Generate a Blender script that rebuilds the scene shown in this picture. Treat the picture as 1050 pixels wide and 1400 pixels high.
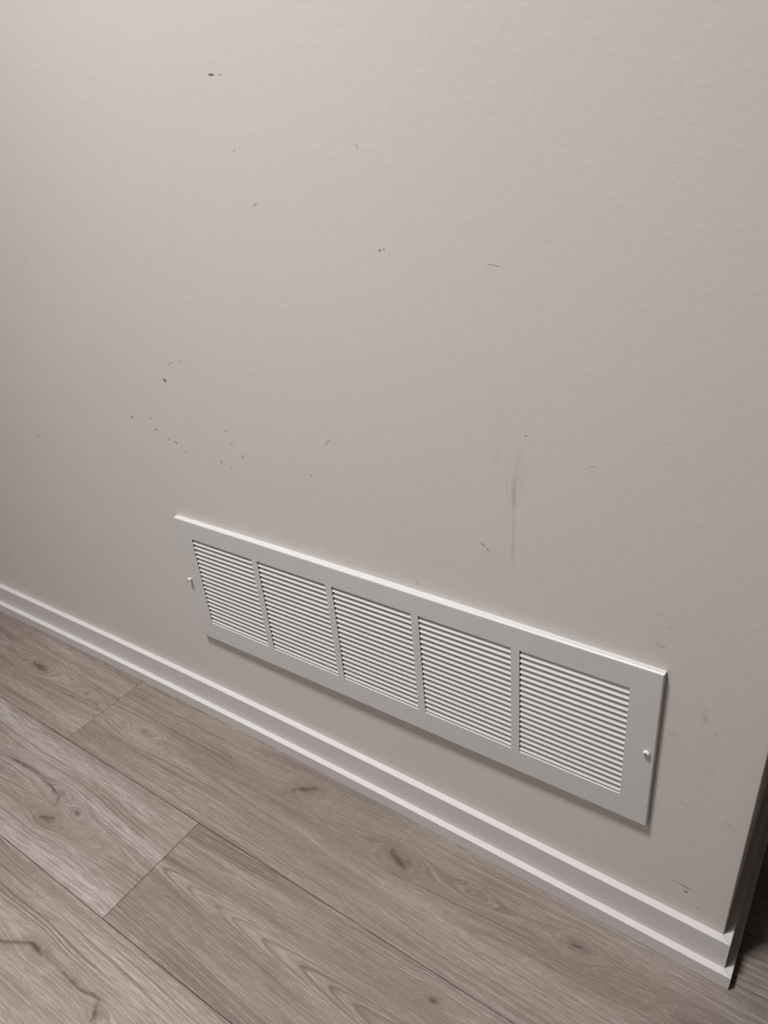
import bpy, bmesh, math, random
from mathutils import Vector, Matrix

# ------------------------------------------------------------------ scene, camera, light
for o in list(bpy.data.objects):
    bpy.data.objects.remove(o, do_unlink=True)
scene = bpy.context.scene
COL = scene.collection

CAM = Vector((0.93427, -0.66625, 1.03254))
TILT, ROLL, HEAD, FOCAL = 1.06475, -0.08676, 0.64274, 1010.05      # focal in pixels of 1050 x 1400
cam_d = bpy.data.cameras.new('camera')
cam = bpy.data.objects.new('camera', cam_d); COL.objects.link(cam)
cam.matrix_world = (Matrix.Translation(CAM) @ Matrix.Rotation(HEAD, 4, 'Z') @
                    Matrix.Rotation(TILT, 4, 'X') @ Matrix.Rotation(ROLL, 4, 'Z'))
cam_d.sensor_fit = 'VERTICAL'; cam_d.sensor_height = 36.0
cam_d.lens = FOCAL * 36.0 / 1400.0
cam_d.clip_start = 0.02
scene.camera = cam

vs = scene.view_settings
vs.view_transform = 'Standard'; vs.look = 'None'; vs.gamma = 1.0
vs.use_curve_mapping = False
vs.exposure = -0.01

world = bpy.data.worlds.new('world'); scene.world = world
world.use_nodes = True
world.node_tree.nodes['Background'].inputs[0].default_value = (0.0, 0.0, 0.0, 1)

CEIL = 2.63
ld = bpy.data.lights.new('ceiling_lamp', 'AREA')                     # flush round ceiling lamp of the room
ld.shape = 'DISK'; ld.size = 0.36; ld.energy = 28.5; ld.spread = 1.92; ld.color = (1.0, 0.985, 0.975)
lo = bpy.data.objects.new('ceiling_lamp', ld); COL.objects.link(lo)
lo.location = (0.24, -0.74, CEIL - 0.03)

ld2 = bpy.data.lights.new('fill_lamp', 'AREA')             # added fill lamp behind the camera, lifts the ambient light
ld2.shape = 'DISK'; ld2.size = 0.36; ld2.energy = 23.0; ld2.color = (1.0, 0.985, 0.975)
lo2 = bpy.data.objects.new('fill_lamp', ld2); COL.objects.link(lo2)
lo2.location = (-0.30, -2.90, CEIL - 0.03)

# ------------------------------------------------------------------ dimensions (metres)
XC = 0.91548            # outside corner of the wall
BH, BT = 0.07449, 0.01025   # baseboard height, thickness
SH, ST = 0.02559, 0.00982   # shoe moulding
X0, X1 = -2.50, 1.80    # room
Y0, Y1 = -3.90, 1.10
GW, GH, GD, GZ, GR = 0.806, 0.2477, 0.0083, 0.20436, 0.01291
BOW = 0.01534

def bow(x):             # the old drywall is a few millimetres hollow between its ends
    if x < -0.45:
        return BOW * (XC + 0.45) * (x + 0.45)
    return BOW * (x + 0.45) * (XC - x)

# ------------------------------------------------------------------ node helper
class E:
    """tiny expression builder over shader math nodes"""
    def __init__(s, nt, v): s.nt, s.v = nt, v
    def _m(s, op, *a, clamp=False):
        n = s.nt.nodes.new('ShaderNodeMath'); n.operation = op; n.use_clamp = clamp
        for i, q in enumerate(a):
            if isinstance(q, E): s.nt.links.new(q.v, n.inputs[i])
            else: n.inputs[i].default_value = q
        return E(s.nt, n.outputs[0])
    def __add__(s, o): return s._m('ADD', s, o)
    __radd__ = __add__
    def __mul__(s, o): return s._m('MULTIPLY', s, o)
    __rmul__ = __mul__
    def __sub__(s, o): return s._m('SUBTRACT', s, o)
    def __rsub__(s, o): return s._m('SUBTRACT', o, s)
    def __truediv__(s, o): return s._m('DIVIDE', s, o)
    def sqrt(s): return s._m('SQRT', s)
    def max(s, o): return s._m('MAXIMUM', s, o)
    def clamp(s): return s._m('ADD', s, 0.0, clamp=True)
    def step(s, a, b):
        n = s.nt.nodes.new('ShaderNodeMapRange'); n.interpolation_type = 'SMOOTHSTEP'
        s.nt.links.new(s.v, n.inputs[0]); n.inputs[1].default_value = a; n.inputs[2].default_value = b
        return E(s.nt, n.outputs[0])

def vec(nt, x, y, z=0.0):
    n = nt.nodes.new('ShaderNodeCombineXYZ')
    for i, q in enumerate((x, y, z)):
        if isinstance(q, E): nt.links.new(q.v, n.inputs[i])
        else: n.inputs[i].default_value = q
    return n.outputs[0]

def noise(nt, v, detail=2.0, rough=0.5, scale=1.0):
    n = nt.nodes.new('ShaderNodeTexNoise'); n.noise_dimensions = '3D'
    nt.links.new(v, n.inputs['Vector'])
    n.inputs['Scale'].default_value = scale
    n.inputs['Detail'].default_value = detail; n.inputs['Roughness'].default_value = rough
    return E(nt, n.outputs[0])

def mix(nt, fac, a, b):
    n = nt.nodes.new('ShaderNodeMix'); n.data_type = 'RGBA'
    if isinstance(fac, E): nt.links.new(fac.v, n.inputs[0])
    else: n.inputs[0].default_value = fac
    for q, i in ((a, 6), (b, 7)):
        if isinstance(q, tuple): n.inputs[i].default_value = (*q, 1)
        else: nt.links.new(q, n.inputs[i])
    return n.outputs[2]

def new_mat(name, rough=0.5, spec=0.4):
    m = bpy.data.materials.new(name); m.use_nodes = True
    nt = m.node_tree; b = nt.nodes['Principled BSDF']
    b.inputs['Roughness'].default_value = rough
    b.inputs['Specular IOR Level'].default_value = spec
    return m, nt, b

def bump(nt, b, h, strength, dist):
    n = nt.nodes.new('ShaderNodeBump'); n.inputs['Strength'].default_value = strength
    n.inputs['Distance'].default_value = dist
    nt.links.new(h.v, n.inputs['Height']); nt.links.new(n.outputs[0], b.inputs['Normal'])

def coords(nt, kind='Object'):
    t = nt.nodes.new('ShaderNodeTexCoord'); s = nt.nodes.new('ShaderNodeSeparateXYZ')
    nt.links.new(t.outputs[kind], s.inputs[0])
    return t.outputs[kind], E(nt, s.outputs[0]), E(nt, s.outputs[1]), E(nt, s.outputs[2])

def capsule(u, v, a, b, r, soft=1.0):
    """mask that is 1 on the stroke a-b of radius r and fades over soft*r"""
    ax, ay = a; bx, by = b
    dx, dy = bx - ax, by - ay
    L2 = max(dx * dx + dy * dy, 1e-10)
    pu = u - ax; pv = v - ay
    t = (pu * (dx / L2) + pv * (dy / L2)).clamp()
    eu = pu - t * dx; ev = pv - t * dy
    d = (eu * eu + ev * ev).sqrt()
    return 1.0 - d.step(r * (1 - 0.6 * soft), r * (1 + soft))

def srgb(r, g, b):
    f = lambda c: (c / 255 / 12.92) if c <= 10 else ((c / 255 + 0.055) / 1.055) ** 2.4
    return (f(r), f(g), f(b))

# ------------------------------------------------------------------ materials
def wall_material(marked):
    m, nt, b = new_mat('beige_wall_paint' if marked else 'beige_paint', 0.42, 0.35)
    P, x, y, z = coords(nt)
    big = noise(nt, P, 1.0, 0.5, 3.0)
    col = mix(nt, big, (0.598, 0.562, 0.532), (0.623, 0.587, 0.557))
    h = noise(nt, P, 2.0, 0.75, 120.0) * 1.8
    nt.links.new(col, b.inputs['Base Color'])
    if marked: bump(nt, b, h, 0.10, 0.0010)
    return m

# stroke: x, z, x, z, radius, strength   (wall coordinates)
DARK_MARKS = [
    (.2415, 1.0727, .2490, 1.0720, .0011, .75), (.2570, 1.0714, .2613, 1.0711, .0008, .35),
    (.2615, .9970, .2625, .9950, .0008, .35), (.2776, .9380, .2863, .9404, .0007, .30),
    (.4360, .9960, .4366, .9925, .0007, .30), (.4550, .8938, .4556, .8941, .0013, .40),
    (.4608, .8951, .4614, .8948, .0010, .35), (.5830, .8853, .5900, .8850, .0007, .25), (.5900, .8847, .5966, .8839, .0007, .30),
    (.0600, .7190, .0660, .7245, .0008, .25), (.0660, .7245, .0760, .7255, .0008, .25), (.0860, .7290, .0940, .7270, .0008, .22),
    (.0445, .6950, .0455, .6938, .0018, .95),
    (-.3620, .5360, -.3570, .5310, .0012, .45),
    (-.0600, .6195, -.0556, .6190, .0012, .55), (-.0640, .6290, -.0635, .6288, .0009, .35), (-.0115, .6250, -.0108, .6245, .0012, .60),
    (-.0060, .6065, -.0030, .6075, .0013, .55), (.0225, .5955, .0240, .5950, .0012, .45), (.0360, .5935, .0400, .5910, .0012, .50),
    (.0540, .5815, .0600, .5800, .0009, .35), (.1560, .6330, .1590, .6315, .0012, .40), (.1620, .6130, .1640, .6110, .0010, .28),
    (.1820, .5985, .1835, .5965, .0009, .45), (.1835, .5965, .1822, .5938, .0009, .45),
    (.1330, .5790, .1350, .5785, .0013, .40), (.1530, .5740, .1535, .5700, .0009, .30),
    (.3440, .6455, .3540, .6565, .0008, .30), (.3475, .6760, .3480, .6750, .0009, .25), (.3105, .5940, .3113, .5933, .0011, .40),
    (.4755, .4735, .4757, .4730, .0009, .30), (.4752, .4690, .4768, .4680, .0009, .45),
    (.5735, .5605, .5775, .5570, .0008, .40), (.5805, .5545, .5840, .5530, .0009, .45), (.6275, .7110, .6295, .7105, .0009, .30),
    (.7000, .6900, .7060, .6905, .0006, .25),
    (.8422, .1303, .8550, .1296, .0007, .35), (.8550, .1296, .8680, .1292, .0008, .60), (.8633, .1212, .8640, .1206, .0014, .55),
    (.8800, .1010, .8806, .1006, .0009, .40), (.8620, .3985, .8632, .3972, .0009, .35),
]
SMUDGES = [
    (.7900, .4935, .7960, .4930, .0025, .35), (.7990, .5200, .8010, .5180, .0022, .25), (.7860, .5340, .7900, .5330, .0020, .15),
    (.8485, .4160, .8500, .4130, .0035, .32), (.8490, .4260, .8510, .4250, .0022, .18), (.8150, .3760, .8230, .3750, .0028, .20),
    (.8640, .3430, .8680, .3425, .0030, .14), (.8420, .2740, .8440, .2730, .0030, .22), (.8920, .2710, .8970, .2660, .0032, .22),
    (.8660, .2790, .8690, .2760, .0028, .12), (.8600, .3080, .8620, .3060, .0030, .10),
    (-.30, .5350, -.29, .5330, .004, .08), (-.46, .70, -.455, .69, .006, .12), (.0480, .1570, .0520, .1500, .003, .14),
    (-.0250, .4000, -.0200, .3900, .004, .12), (-.02, .43, -.0150, .4220, .003, .14), (.2000, .1700, .2080, .1640, .003, .14),
]
DRIPS = [
    (.6230, .6950, .6160, .6650, .0032, .14), (.6160, .6650, .6148, .6236, .0030, .26), (.6150, .6500, .6150, .6150, .0026, .24),
    (.6148, .6236, .6147, .5350, .0022, .20), (.6260, .6800, .6245, .6450, .0050, .08), (.6060, .6650, .6085, .6250, .0016, .12),
    (.6000, .6950, .5920, .6700, .0035, .08), (.5980, .7300, .6040, .7250, .0050, .07),
]
PALE = [
    (.8720, .1735, .8732, .1728, .0016, .6), (.6010, .5480, .6030, .5482, .0012, .3), (.8180, .1270, .8270, .1262, .0010, .35),
    (.8600, .3990, .8608, .3984, .0009, .4), (.0650, .7150, .0750, .7185, .0008, .25),
]

def mark_material():
    """dried scuffs and stains: colour and strength come from each mark's own object colour"""
    m, nt, b = new_mat('scuff_stain', 0.5, 0.25)
    P, x, y, z = coords(nt)
    oi = nt.nodes.new('ShaderNodeObjectInfo')
    rnd = E(nt, oi.outputs['Random'])
    n = (noise(nt, vec(nt, x * 2.2 + rnd * 40.0, z * 1.5, rnd * 9.0), 3.0, 0.65) - 0.5)
    u = x + n * 0.35; v = z + n * 0.9
    d = (u * u * u * u + v * v).sqrt()
    a = (1.0 - d.step(0.12, 0.95)) * E(nt, oi.outputs['Alpha'])
    nt.links.new(oi.outputs['Color'], b.inputs['Base Color'])
    nt.links.new(a.v, b.inputs['Alpha'])
    return m
M_MARK = mark_material()

def paint_material(name, rgb, rough, spec, speck=0.0, gr=220.0, bumpy=False):
    m, nt, b = new_mat(name, rough, spec)
    P, x, y, z = coords(nt)
    n1 = noise(nt, P, 1.0, 0.5, 9.0)
    a = tuple(c * 0.97 for c in rgb); c2 = tuple(min(1, c * 1.03) for c in rgb)
    col = mix(nt, n1, a, c2)
    if speck:
        sp = noise(nt, P, 1.0, 0.5, 140.0).step(0.745, 0.775) * speck
        col = mix(nt, sp, col, tuple(c * 0.35 for c in rgb))
    nt.links.new(col, b.inputs['Base Color'])
    if bumpy: bump(nt, b, noise(nt, P, 1.0, 0.5, gr), 0.05, 0.0006)
    return m

M_WALLMARK = wall_material(True)
M_WALL = wall_material(False)
M_TRIM = paint_material('white_trim_paint', (0.610, 0.585, 0.588), 0.38, 0.4, 0.25, bumpy=True)
M_GRILLE = paint_material('white_enamelled_steel', (0.575, 0.572, 0.570), 0.38, 0.45)
M_PLATE = paint_material('white_enamelled_steel_scuffed', (0.575, 0.572, 0.570), 0.38, 0.45, 0.35)
M_SCREW = paint_material('painted_screw_head', (0.74, 0.72, 0.70), 0.35, 0.5)
M_SLOT = paint_material('dark_screw_slot', (0.035, 0.032, 0.03), 0.7, 0.2)
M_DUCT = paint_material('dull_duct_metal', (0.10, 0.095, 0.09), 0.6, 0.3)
M_CEIL = paint_material('ceiling_paint', (0.70, 0.68, 0.66), 0.8, 0.2)
M_DARK = paint_material('passage_shade_paint', (0.022, 0.018, 0.016), 0.6, 0.25)  # near-black colour stands in for the missing light in the passage
M_DIM = paint_material('dimming_taupe_paint', (0.20, 0.18, 0.165), 0.6, 0.25)  # dark tone added to cut bounce light from the unseen right wall
M_SUB = paint_material('dark_joint_core', (0.07, 0.055, 0.045), 0.8, 0.1)  # dark brown slab colour that shows in the plank joints

def wood_material(name, seed, cx, cy, y0=None, h=0.05, taper=0.02, tone=0.0, knots=(), cracks=(), ring=300.0, dense=0.5, warp=1.0, arch=(330.0, 0.22), tint=(1.0, 1.0, 1.0)):
    """oak-print laminate: conical growth rings cut flat, grain flowing round knots, pores and cracks.
    Feature positions are given in floor coordinates and moved into the plank's own."""
    m, nt, b = new_mat(name, 0.46, 0.35)
    P, x, y, z = coords(nt)
    y0 = (cy if y0 is None else y0) - cy
    # slow wander of the grain
    w1 = noise(nt, vec(nt, x * 2.2 + seed * 3.1, y * 9.0, seed * 1.7), 2.0) - 0.5
    w2 = noise(nt, vec(nt, x * 9.0 + seed, y * 45.0, seed * 2.3), 2.0) - 0.5
    g = y + w1 * (0.030 * warp) + w2 * (0.0042 * warp)
    blot = None
    for kx, ky, a, k, dk in knots:
        dx = (x - (kx - cx)) * (1.0 / k); dy = y - (ky - cy) + w2 * 0.004
        r2 = dx * dx + dy * dy
        g = g - dy * (a * a) / (r2 + (0.22 * a) ** 2)
        q = 1.0 - r2.sqrt().step(a * 0.05, a * 0.85)
        q = q * dk
        blot = q if blot is None else blot.max(q)
    gy = g - y0
    R = (gy * gy + h * h).sqrt() + x * taper
    # irregular ring lines
    r1 = noise(nt, vec(nt, R * ring, x * 1.1, seed * 5.0), 2.0, 0.55)
    r2_ = noise(nt, vec(nt, R * (ring * 2.4), x * 3.0, seed * 7.0), 2.0, 0.6)
    amp = noise(nt, vec(nt, x * 4.0, y * 16.0, seed * 9.0), 2.0).step(0.36, 0.62)
    line = r1.step(0.47, 0.63) * (amp * 0.75 + 0.25) * (0.9 * dense + 0.30)
    fine = r2_.step(0.42, 0.62) * 0.30
    # pores and short fibres
    fib = noise(nt, vec(nt, x * 30.0 + seed, g * 740.0, seed), 2.0, 0.65)
    por = noise(nt, vec(nt, x * 70.0, y * 520.0, seed * 4.0), 1.0)
    big = noise(nt, vec(nt, x * 1.9, g * 20.0, seed * 11.0), 3.0, 0.55)
    light = (0.350 * (1 + tone), 0.302 * (1 + tone), 0.268 * (1 + tone * 1.1))
    brown = (0.246 * (1 + tone), 0.203 * (1 + tone), 0.173 * (1 + tone))
    light = tuple(c * t for c, t in zip(light, tint)); brown = tuple(c * t for c, t in zip(brown, tint))
    col = mix(nt, big.step(0.36, 0.62), light, brown)
    col = mix(nt, (fib.step(0.38, 0.62)) * 0.62, col, (0.165, 0.134, 0.114))
    col = mix(nt, por.step(0.54, 0.68) * 0.27, col, (0.40, 0.36, 0.325))
    col = mix(nt, fine, col, (0.160, 0.126, 0.106))
    saw = R._m('FRACT', R * arch[0] + (r1 - 0.5) * 2.0)
    late = saw.step(0.42, 0.90) * (1.0 - saw.step(0.93, 1.0)) * arch[1] * (amp * 0.35 + 0.65)
    col = mix(nt, (late * 0.85).clamp(), col, (0.105, 0.080, 0.066))
    col = mix(nt, (line * 0.80).clamp(), col, (0.115, 0.086, 0.070))
    if blot is not None:
        tex = noise(nt, vec(nt, x * 60.0, y * 160.0, seed), 3.0, 0.7)
        q = (blot * (tex.step(0.34, 0.62) * 0.85 + 0.2)).clamp()
        col = mix(nt, q, col, (0.060, 0.043, 0.034))
    ck = None; halo = None
    jx = (noise(nt, vec(nt, x * 28.0, y * 28.0, seed), 3.0) - 0.5) * 0.012
    for ax, ay, bx, by, r, s in cracks:
        u = x + jx; v = y + jx * 0.8
        A = (ax - cx, ay - cy); B = (bx - cx, by - cy)
        c = capsule(u, v, A, B, r * 0.8, 1.6) * s
        ck = c if ck is None else ck.max(c)
        c = capsule(u, v, A, B, r * 3.4, 1.9) * (0.40 * s)
        halo = c if halo is None else halo.max(c)
    if ck is not None:
        col = mix(nt, halo, col, (0.150, 0.108, 0.085))
        ckn = noise(nt, vec(nt, x * 50.0, y * 90.0, seed), 2.0, 0.6)
        col = mix(nt, (ck * (ckn.step(0.30, 0.66) * 0.70 + 0.26)).clamp(), col, (0.050, 0.036, 0.028))
    nt.links.new(col, b.inputs['Base Color'])
    bump(nt, b, noise(nt, vec(nt, x * 40.0, y * 420.0, seed), 0.0), 0.10, 0.0005)
    return m

def plain_wood():
    m, nt, b = new_mat('oak_plank_plain', 0.46, 0.35)
    P, x, y, z = coords(nt)
    n = noise(nt, vec(nt, x * 14.0, y * 420.0, z), 2.0, 0.6) * 0.6 + noise(nt, vec(nt, x * 2.0, y * 24.0, z), 2.0, 0.6) * 0.4
    nt.links.new(mix(nt, n.step(0.35, 0.65), (0.31, 0.268, 0.236), (0.18, 0.147, 0.125)), b.inputs['Base Color'])
    return m

# ------------------------------------------------------------------ mesh helpers
def link(name, me, parent=None, mat=None):
    o = bpy.data.objects.new(name, me); COL.objects.link(o)
    if parent: o.parent = parent
    if mat and me is not None:
        if not me.materials: me.materials.append(mat)
    return o

def mesh(name, verts, faces, smooth=False):
    me = bpy.data.meshes.new(name); me.from_pydata(verts, [], faces); me.validate()
    bm = bmesh.new(); bm.from_mesh(me)
    bmesh.ops.remove_doubles(bm, verts=bm.verts, dist=1e-7)
    bmesh.ops.recalc_face_normals(bm, faces=bm.faces)
    bm.to_mesh(me); bm.free()
    if smooth:
        for p in me.polygons: p.use_smooth = True
    return me

def box_mesh(name, x0, x1, y0, y1, z0, z1, bev=0.0, seg=1):
    v = [(x, y, z) for x in (x0, x1) for y in (y0, y1) for z in (z0, z1)]
    f = [(0, 1, 3, 2), (4, 6, 7, 5), (0, 4, 5, 1), (2, 3, 7, 6), (0, 2, 6, 4), (1, 5, 7, 3)]
    me = mesh(name, v, f)
    if bev:
        bm = bmesh.new(); bm.from_mesh(me)
        bmesh.ops.bevel(bm, geom=bm.edges[:], offset=bev, segments=seg, affect='EDGES', profile=0.5)
        bm.to_mesh(me); bm.free()
    return me

def tag(o, label=None, cat=None, kind=None, group=None):
    if label: o['label'] = label
    if cat: o['category'] = cat
    if kind: o['kind'] = kind
    if group: o['group'] = group
    return o

# ------------------------------------------------------------------ the room shell
# opening in the drywall behind the vent
HX0, HX1, HZ0, HZ1 = 0.045, 0.757, GZ + 0.050, GZ + 0.203
RC = 0.002                                               # softened outside corner
xs = [X0, -1.6, -1.2, -0.9] + [-0.6 + i * 0.05 for i in range(0, 31)] + [HX0, HX1, XC - RC]
xs = sorted(set(round(x, 5) for x in xs if x <= XC - RC))
zs = [0.0, HZ0, HZ1, 1.3, CEIL]
V, F, idx = [], [], {}
def vid(p):
    k = tuple(round(c, 6) for c in p)
    if k not in idx: idx[k] = len(V); V.append(p)
    return idx[k]
for i in range(len(xs) - 1):
    for j in range(len(zs) - 1):
        if xs[i] >= HX0 - 1e-6 and xs[i + 1] <= HX1 + 1e-6 and zs[j] == HZ0:
            continue
        F.append([vid((x, bow(x), z)) for x, z in ((xs[i], zs[j]), (xs[i + 1], zs[j]), (xs[i + 1], zs[j + 1]), (xs[i], zs[j + 1]))])
# rounded arris and the return of the wall
yb = bow(XC - RC)
arc = [(XC - RC + RC * math.sin(t), yb + RC - RC * math.cos(t)) for t in [k * math.pi / 2 / 6 for k in range(7)]]
arc += [(XC, Y1)]
for (ax, ay), (bx, by) in zip(arc[:-1], arc[1:]):
    for j in range(len(zs) - 1):
        F.append([vid((ax, ay, zs[j])), vid((bx, by, zs[j])), vid((bx, by, zs[j + 1])), vid((ax, ay, zs[j + 1]))])
# hidden back of the wall so that it is solid
me = mesh('wall_back', V, F, smooth=True)
tag(link('wall_back', me, None, M_WALLMARK), 'scuffed beige painted wall above the white baseboard', 'wall', 'structure')

mark_me = bpy.data.meshes.new('scuff_mark')
mark_me.from_pydata([(-1, 0, -1), (1, 0, -1), (1, 0, 1), (-1, 0, 1)], [], [(0, 1, 2, 3)])
mark_me.materials.append(M_MARK)
def put_marks(items, rgb, spread, out):
    for ax, az, bx_, bz, r, s in items:
        L = math.hypot(bx_ - ax, bz - az)
        o = link('scuff_mark', mark_me, bpy.data.objects['wall_back'])
        mx, mz = (ax + bx_) / 2, (az + bz) / 2
        slope = (bow(mx + 1e-3) - bow(mx - 1e-3)) / 2e-3
        o.location = (mx, bow(mx) - out, mz)
        o.rotation_euler = (0, -math.atan2(bz - az, bx_ - ax), math.atan(slope))
        o.scale = (L / 2 + r * spread, 1.0, r * spread)
        o.color = (*rgb, s)
put_marks([(a, b, c, d, e_ * 0.8, f * 0.65) for a, b, c, d, e_, f in DRIPS], (0.60, 0.47, 0.25), 2.2, 0.00008)
put_marks([(a, b, c, d, e_ * 0.8, f * 0.33) for a, b, c, d, e_, f in SMUDGES], (0.26, 0.23, 0.21), 2.2, 0.00011)
put_marks(PALE, (0.80, 0.78, 0.75), 1.8, 0.00014)
put_marks([(a, b, c, d, e_, min(1.0, f * 0.95)) for a, b, c, d, e_, f in DARK_MARKS], (0.115, 0.088, 0.072), 1.7, 0.00017)

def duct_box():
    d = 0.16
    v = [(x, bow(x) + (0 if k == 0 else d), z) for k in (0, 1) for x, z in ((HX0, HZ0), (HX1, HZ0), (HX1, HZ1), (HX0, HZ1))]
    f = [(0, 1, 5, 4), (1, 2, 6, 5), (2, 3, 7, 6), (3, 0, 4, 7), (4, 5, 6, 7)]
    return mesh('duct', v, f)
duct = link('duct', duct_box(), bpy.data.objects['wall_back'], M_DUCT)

def shell(name, x0, x1, y0, y1, z0, z1, mat, label, cat):
    return tag(link(name, box_mesh(name, x0, x1, y0, y1, z0, z1), None, mat), label, cat, 'structure')
T = 0.08
shell('wall_left', X0 - T, X0, Y0, 0.0, 0, CEIL, M_WALL, 'plain beige side wall far left of the vent', 'wall')
shell('wall_front', X0, X1, Y0 - T, Y0, 0, CEIL, M_WALL, 'plain beige wall opposite the vent', 'wall')
shell('wall_right', X1, X1 + T, Y0, 0.0, 0, CEIL, M_DIM, 'unseen side wall, dark taupe added to cut light reaching the corner', 'wall')
XP, ZP = 1.62, 2.03                                      # added unseen recess keeping the passage dark: width and head height
shell('wall_shade_side', XP, XP + T, 0.10, Y1, 0, ZP, M_DARK, 'added near-black side wall that keeps the passage dark', 'wall')
shell('wall_shade_end', XC, XP, Y1, Y1 + T, 0, ZP, M_DARK, 'added near-black end wall that keeps the passage dark', 'wall')
shell('wall_shade_front', XP, X1, 0.0, 0.10, 0, CEIL, M_WALL, 'unseen beige wall added beside the light-blocking recess', 'wall')
shell('wall_shade_header', XC, XP, 0.0, 0.10, ZP, CEIL, M_WALL, 'unseen beige header added to block light above the recess', 'wall')
shell('ceiling_shade', XC, XP, 0.10, Y1, ZP, ZP + T, M_DARK, 'added low near-black ceiling that blocks light from above', 'ceiling')
shell('ceiling', X0, X1, Y0, 0.0, CEIL, CEIL + T, M_CEIL, 'plain white ceiling over the room', 'ceiling')

# ------------------------------------------------------------------ baseboard and shoe moulding, mitred at the corner
def profile_run(name, pts, path_main, mat, label, n_extra=None):
    """pts: (out, z) section from the wall outwards; path_main: list of (x, y, nx, ny) giving wall line and offset direction"""
    v, f = [], []
    n = len(pts)
    for (x, y, nx, ny) in path_main:
        for (o, z) in pts:
            v.append((x + nx * o, y + ny * o, z))
    for i in range(len(path_main) - 1):
        for k in range(n):
            a = i * n + k; b = i * n + (k + 1) % n
            f.append((a, b, b + n, a + n))
    f.append(tuple(range(n))); f.append(tuple(range((len(path_main) - 1) * n, len(path_main) * n)))
    return mesh(name, v, f)

def section(t0, t1, hgt, r=0.0010, z0=0.0007):
    p = [(t0, z0), (t1, z0)]
    for k in range(4):
        a = k * math.pi / 6
        p.append((t1 - r + r * math.cos(a), hgt - r + r * math.sin(a)))
    p.append((t0, hgt))
    return p

bx = [X0] + [-1.6, -1.2, -0.9] + [-0.6 + i * 0.05 for i in range(0, 31)]
bx = [x for x in bx if x < XC - 0.01]
gap = 0.00028                                           # hairline opening of the mitre
back_path = [(x, bow(x), 0, -1) for x in bx] + [(XC - gap, 0.0, 1, -1)]
ret_path = [(XC, gap, 1, -1), (XC, 0.05, 1, 0), (XC, 0.3, 1, 0), (XC, Y1, 1, 0)]
ret_path[0] = (XC, 0.0 + gap, 1, -1)
for nm, t0, t1, hh, path, lab, cat in (
        ('baseboard_back', 0.0, BT, BH, back_path, 'white painted baseboard along the foot of the beige wall', 'baseboard'),
        ('baseboard_right', 0.0, BT, BH, ret_path, 'white baseboard turning the corner into the dark passage', 'baseboard'),
        ('trim_1', BT, BT + ST, SH, back_path, 'low white shoe moulding between baseboard and wood floor', 'trim'),
        ('trim_2', BT, BT + ST, SH, ret_path, 'low white shoe moulding turning the corner into the dark passage', 'trim')):
    me = profile_run(nm, section(t0, t1, hh), path, M_TRIM, lab)
    tag(link(nm, me, None, M_TRIM), lab, cat, 'structure')

# ------------------------------------------------------------------ plank floor
PW, PL = 0.1951, 1.38
S0 = -0.0063                                            # joint that runs just under the shoe moulding
floor_me = box_mesh('floor', X0, X1, Y0, Y1, -0.06, -0.0085)
floor = tag(link('floor', floor_me, None, M_SUB), 'grey-brown oak plank floor below the wall', 'floor', 'structure')

row_joint = {0: -0.2283, 1: 0.1429, 2: -0.64, -1: 0.60}  # a butt joint in each row
special = {}
def wood(key, **kw): special[key] = kw
# row 0 runs along the wall, row 1 and 2 follow towards the camera; (row, plank index counted from the joint)
wood((0, -1), y0=-0.098, h=0.012, taper=0.030, tone=0.06, ring=300, dense=0.45,
     knots=[(-.470, -.101, .0150, 3.2, .95), (-.525, -.104, .006, 2.5, .6), (-.305, -.100, .0060, 3.0, .45), (-.262, -.112, .006, 2.0, .4)],
     cracks=[(-.500, -.098, -.455, -.104, .0022, .55), (-.282, -.112, -.250, -.112, .0012, .35)])
wood((0, 0), y0=-0.115, h=0.035, taper=-0.014, tone=-0.07, ring=300, dense=0.45,
     knots=[(.258, -.054, .0100, 2.0, .55), (.468, -.084, .0170, 2.4, .75), (.752, -.069, .0150, 2.2, .55), (.905, -.085, .011, 3.0, .5),
            (-.105, -.108, .012, 3.0, .3), (.600, -.070, .010, 3.5, .3)],
     cracks=[(.236, -.067, .268, -.046, .0038, .80), (.266, -.0465, .2715, -.0445, .0030, .9), (.236, -.068, .290, -.100, .0007, .28), (.746, -.069, .757, -.067, .0014, .8),
             (.450, -.077, .484, -.093, .0036, .70), (.125, -.030, .150, -.032, .0012, .4)])
wood((1, -1), y0=-0.312, h=0.018, taper=0.020, tone=0.20, tint=(0.97, 1.01, 1.05), ring=300, dense=0.42,
     knots=[(-.0945, -.333, .0130, 1.8, .85), (-.057, -.300, .0090, 1.8, .7), (-.118, -.290, .012, 2.4, .25), (.02, -.318, .010, 3.5, .2)],
     cracks=[(-.330, -.300, -.262, -.286, .0020, .75), (-.262, -.286, -.215, -.281, .0026, .8), (-.215, -.281, -.160, -.286, .0016, .7),
             (-.160, -.286, -.118, -.294, .0018, .85), (-.118, -.294, -.108, -.306, .0026, .65), (-.108, -.338, -.084, -.327, .0026, .75)])
wood((1, 0), y0=-0.291, h=0.024, taper=-0.040, ring=300, dense=0.55, warp=0.40, tone=-0.07, arch=(450.0, 0.85),
     knots=[(.620, -.233, .0080, 1.6, .85)],
     cracks=[(.617, -.235, .623, -.231, .0026, .8)])
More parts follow.
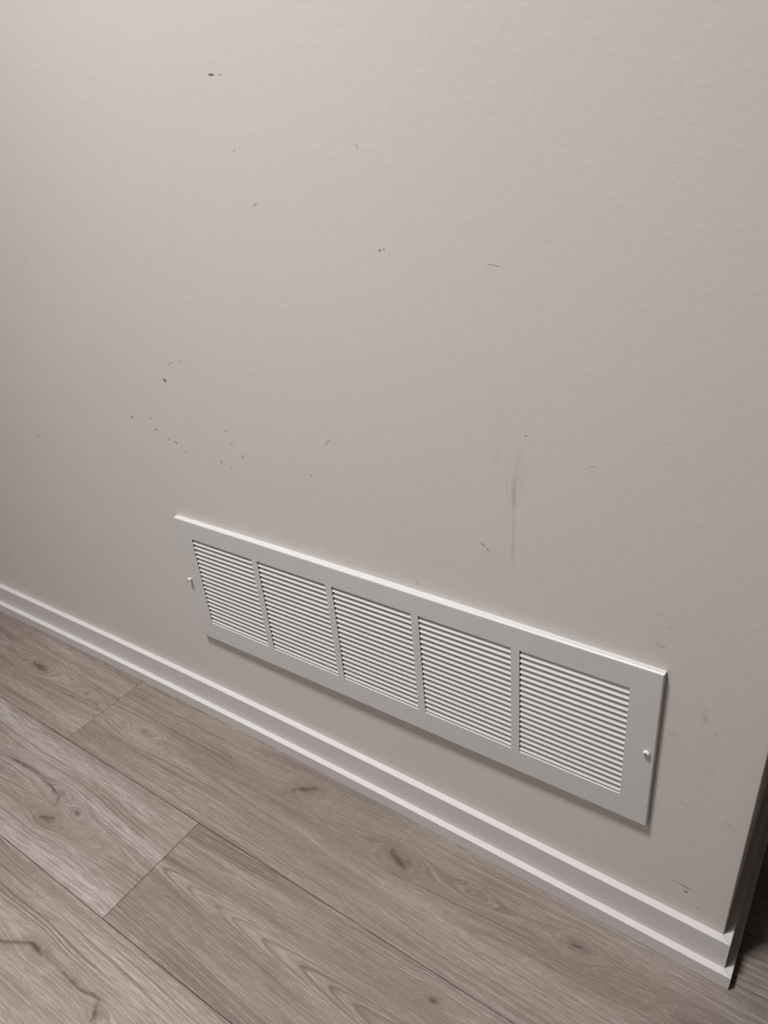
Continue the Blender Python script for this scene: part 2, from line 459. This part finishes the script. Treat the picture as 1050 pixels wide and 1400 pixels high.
wood((2, 0), y0=-0.505, h=0.020, taper=0.022, tone=0.08, tint=(0.99, 1.0, 1.02), ring=300, dense=0.6,
     knots=[(.088, -.478, .010, 2.2, .5), (.252, -.484, .010, 1.8, .4)],
     cracks=[(.000, -.512, .050, -.496, .0018, .7), (.050, -.496, .086, -.476, .0024, .85), (.086, -.476, .112, -.478, .0030, .9),
             (.112, -.478, .180, -.479, .0016, .7), (.180, -.479, .234, -.474, .0020, .8), (.234, -.474, .252, -.490, .0028, .75)])
wood((-1, 0), tone=-0.04)
wood((-1, -1), tone=0.0)
generic = None
for row in range(-6, 21):
    ya1 = S0 - row * PW; ya0 = ya1 - PW
    if row < 0: pass
    ya0c, ya1c = max(ya0, Y0), min(ya1, Y1)
    if ya1c - ya0c < 0.01: continue
    j = row_joint.get(row, -1.1 + ((row * 0.531) % 1.0) * PL)
    k = -3
    while True:
        a, b2 = j + k * PL, j + (k + 1) * PL
        key = (row, k); k += 1
        if a > X1: break
        a2, b3 = max(a, X0), min(b2, X1)
        if b3 - a2 < 0.02: continue
        if row < 0 and b3 < XC: continue                # under the wall
        if row < 0: a2 = max(a2, XC - 0.03)
        cx, cy = (a2 + b3) / 2, (ya0c + ya1c) / 2
        gx = 0.00035
        me = box_mesh('plank', a2 - cx + gx, b3 - cx - gx, ya0c - cy + gx, ya1c - cy - gx, -0.008, 0.0, 0.0007)
        if key in special:
            mat = wood_material('oak_plank', 1.0 + 2.37 * row + 5.1 * key[1], cx, cy, **special[key])
        else:
            if generic is None:
                generic = plain_wood()
            mat = generic
        p = link('plank', me, floor, mat); p.location = (cx, cy, 0)

# ------------------------------------------------------------------ vent grille
gy0, gy1 = bow(0.0), bow(GW)
vent = bpy.data.objects.new('vent_grille', None); COL.objects.link(vent)
vent.empty_display_size = 0.05
vent.location = (0.0, gy0, GZ)
vent.rotation_euler = (0.0, -GR, math.atan2(gy1 - gy0, GW))
tag(vent, 'long white metal return air vent grille with five louvred panels on the beige wall', 'vent')
# local frame: x along, z up, front face at y = -GD
ML, MT, MB = 0.03399, 0.0345, 0.0384
PWD, MU = 0.13765, 0.01198
OX0, OX1 = ML, ML + 5 * PWD + 4 * MU
OZ0, OZ1 = MB, GH - MT
def wallgap(lx):        # local depth of the wall behind the chord the grille spans
    return bow(lx) - (gy0 + (gy1 - gy0) * lx / GW)

def frame_mesh():
    r = 0.0022
    v, f = [], []
    def q(*ps):
        i = len(v); v.extend(ps); f.append(tuple(range(i, i + len(ps))))
    nseg = 32
    fx = [r + (GW - 2 * r) * i / nseg for i in range(nseg + 1)]
    # loop of outer outline (rounded arris in 4 steps) : top, right, bottom, left
    def ring_pts(step):
        a = step * math.pi / 2 / 4
        inset = r * (1 - math.sin(a)); yy = -GD + r * (1 - math.cos(a))
        return inset, yy
    rings = []
    for s in range(5):
        ins, yy = ring_pts(s)
        pts = []
        X = [ins + (GW - 2 * ins) * i / nseg for i in range(nseg + 1)]
        Z = [ins + (GH - 2 * ins) * i / 4 for i in range(5)]
        for x in X: pts.append((x, yy, GH - ins))
        for z in reversed(Z[:-1]): pts.append((GW - ins, yy, z))
        for x in reversed(X[:-1]): pts.append((x, yy, ins))
        for z in Z[1:-1]: pts.append((ins, yy, z))
        rings.append(pts)
    rings.append([(x, wallgap(x) - 0.0001, z) for x, y, z in rings[-1]])      # flange reaches the wall
    n = len(rings[0])
    for a, b in zip(rings[:-1], rings[1:]):
        for i in range(n):
            q(a[i], a[(i + 1) % n], b[(i + 1) % n], b[i])
    # front face as four strips round the opening
    y = -GD
    ro = rings[0]
    # top & bottom strips
    X = [r + (GW - 2 * r) * i / nseg for i in range(nseg + 1)]
    def rect(x0, x1, z0, z1): q((x0, y, z0), (x1, y, z0), (x1, y, z1), (x0, y, z1))
    rect(r, GW - r, OZ1, GH - r); rect(r, GW - r, r, OZ0)
    rect(r, OX0, OZ0, OZ1); rect(OX1, GW - r, OZ0, OZ1)
    # turned-in lips of the opening
    d = 0.0013
    q((OX0, y, OZ1), (OX1, y, OZ1), (OX1, y + d, OZ1), (OX0, y + d, OZ1))
    q((OX0, y, OZ0), (OX1, y, OZ0), (OX1, y + d, OZ0), (OX0, y + d, OZ0))
    q((OX0, y, OZ0), (OX0, y, OZ1), (OX0, y + d, OZ1), (OX0, y + d, OZ0))
    q((OX1, y, OZ0), (OX1, y, OZ1), (OX1, y + d, OZ1), (OX1, y + d, OZ0))
    # back of the sheet, so the plate has thickness
    yb_ = y + d
    def rectb(x0, x1, z0, z1): q((x0, yb_, z0), (x0, yb_, z1), (x1, yb_, z1), (x1, yb_, z0))
    rectb(r, GW - r, OZ1, GH - r); rectb(r, GW - r, r, OZ0)
    rectb(r, OX0, OZ0, OZ1); rectb(OX1, GW - r, OZ0, OZ1)
    me = bpy.data.meshes.new('frame'); me.from_pydata(v, [], f)
    return me
frame = link('frame', frame_mesh(), vent, M_PLATE)

div_me = box_mesh('divider', 0, MU, -GD, -GD + 0.0013, OZ0, OZ1)
div_me.materials.append(M_GRILLE)
for i in range(4):
    o = link('divider', div_me, vent); o.location.x = OX0 + (i + 1) * PWD + i * MU

NS = 20
PITCH = (OZ1 - OZ0) / 19.55
SD, SV, TH = 0.0064, 0.0076, 0.0007                     # louvre depth, rise, sheet thickness
def slat_mesh(depth, rise):
    # folded sheet: outer edge low at the face, rising inwards
    sec = [(0.0, 0.0), (depth * 0.5, rise * 0.52), (depth, rise)]
    nx, nz = rise / math.hypot(depth, rise), -depth / math.hypot(depth, rise)
    low = [(a + nx * TH, b + nz * TH) for a, b in sec]
    sec = sec + low[::-1]
    n = len(sec); v = []; f = []
    for x in (0.0003, PWD):
        v += [(x, -GD + 0.0002 + a, b) for a, b in sec]
    for k in range(n):
        f.append((k, (k + 1) % n, (k + 1) % n + n, k + n))
    f.append(tuple(range(n))); f.append(tuple(range(n, 2 * n)))
    return mesh('slat', v, f)
slat_me = slat_mesh(SD, SV); slat_me.materials.append(M_GRILLE)
for i in range(5):
    for k in range(1, NS + 1):
        z = OZ1 - k * PITCH if k < NS else OZ0
        o = link('slat', slat_me, vent)
        o.location = (OX0 + i * (PWD + MU), 0, z)

def screw_mesh():
    R_, h0 = 0.0042, 0.0026
    prof = [(0.0020, 0.0), (0.0020, 0.0014), (R_, 0.0014), (R_ * 1.0, 0.0022), (R_ * 0.86, 0.0032), (R_ * 0.55, 0.0039), (0.0, 0.0042)]
    n = 20; v = []; f = []
    for (rr, yy) in prof:
        for k in range(n):
            a = 2 * math.pi * k / n
            v.append((rr * math.cos(a), -yy, rr * math.sin(a)))
    for i in range(len(prof) - 1):
        for k in range(n):
            f.append((i * n + k, i * n + (k + 1) % n, (i + 1) * n + (k + 1) % n, (i + 1) * n + k))
    return mesh('screw', v, f, smooth=True)
sc_me = screw_mesh(); sc_me.materials.append(M_SCREW)
slot_me = box_mesh('screw_slot', -0.0021, 0.0021, -0.00445, -0.0036, -0.0006, 0.0006)
slot_me.materials.append(M_SLOT)
for (sx, sz, out, ang) in ((0.0068, 0.1262, 0.0035, 0.9), (GW - 0.0093, 0.1255, 0.0, 0.75)):
    s = link('screw', sc_me, vent); s.location = (sx, -GD - out, sz); s.rotation_euler = (0, ang, 0)
    link('screw_slot', slot_me, s)
    if out:
        sk = box_mesh('shank', -0.0013, 0.0013, -0.0004, out + 0.004, -0.0013, 0.0013, 0.0005)
        link('shank', sk, s, M_SCREW)
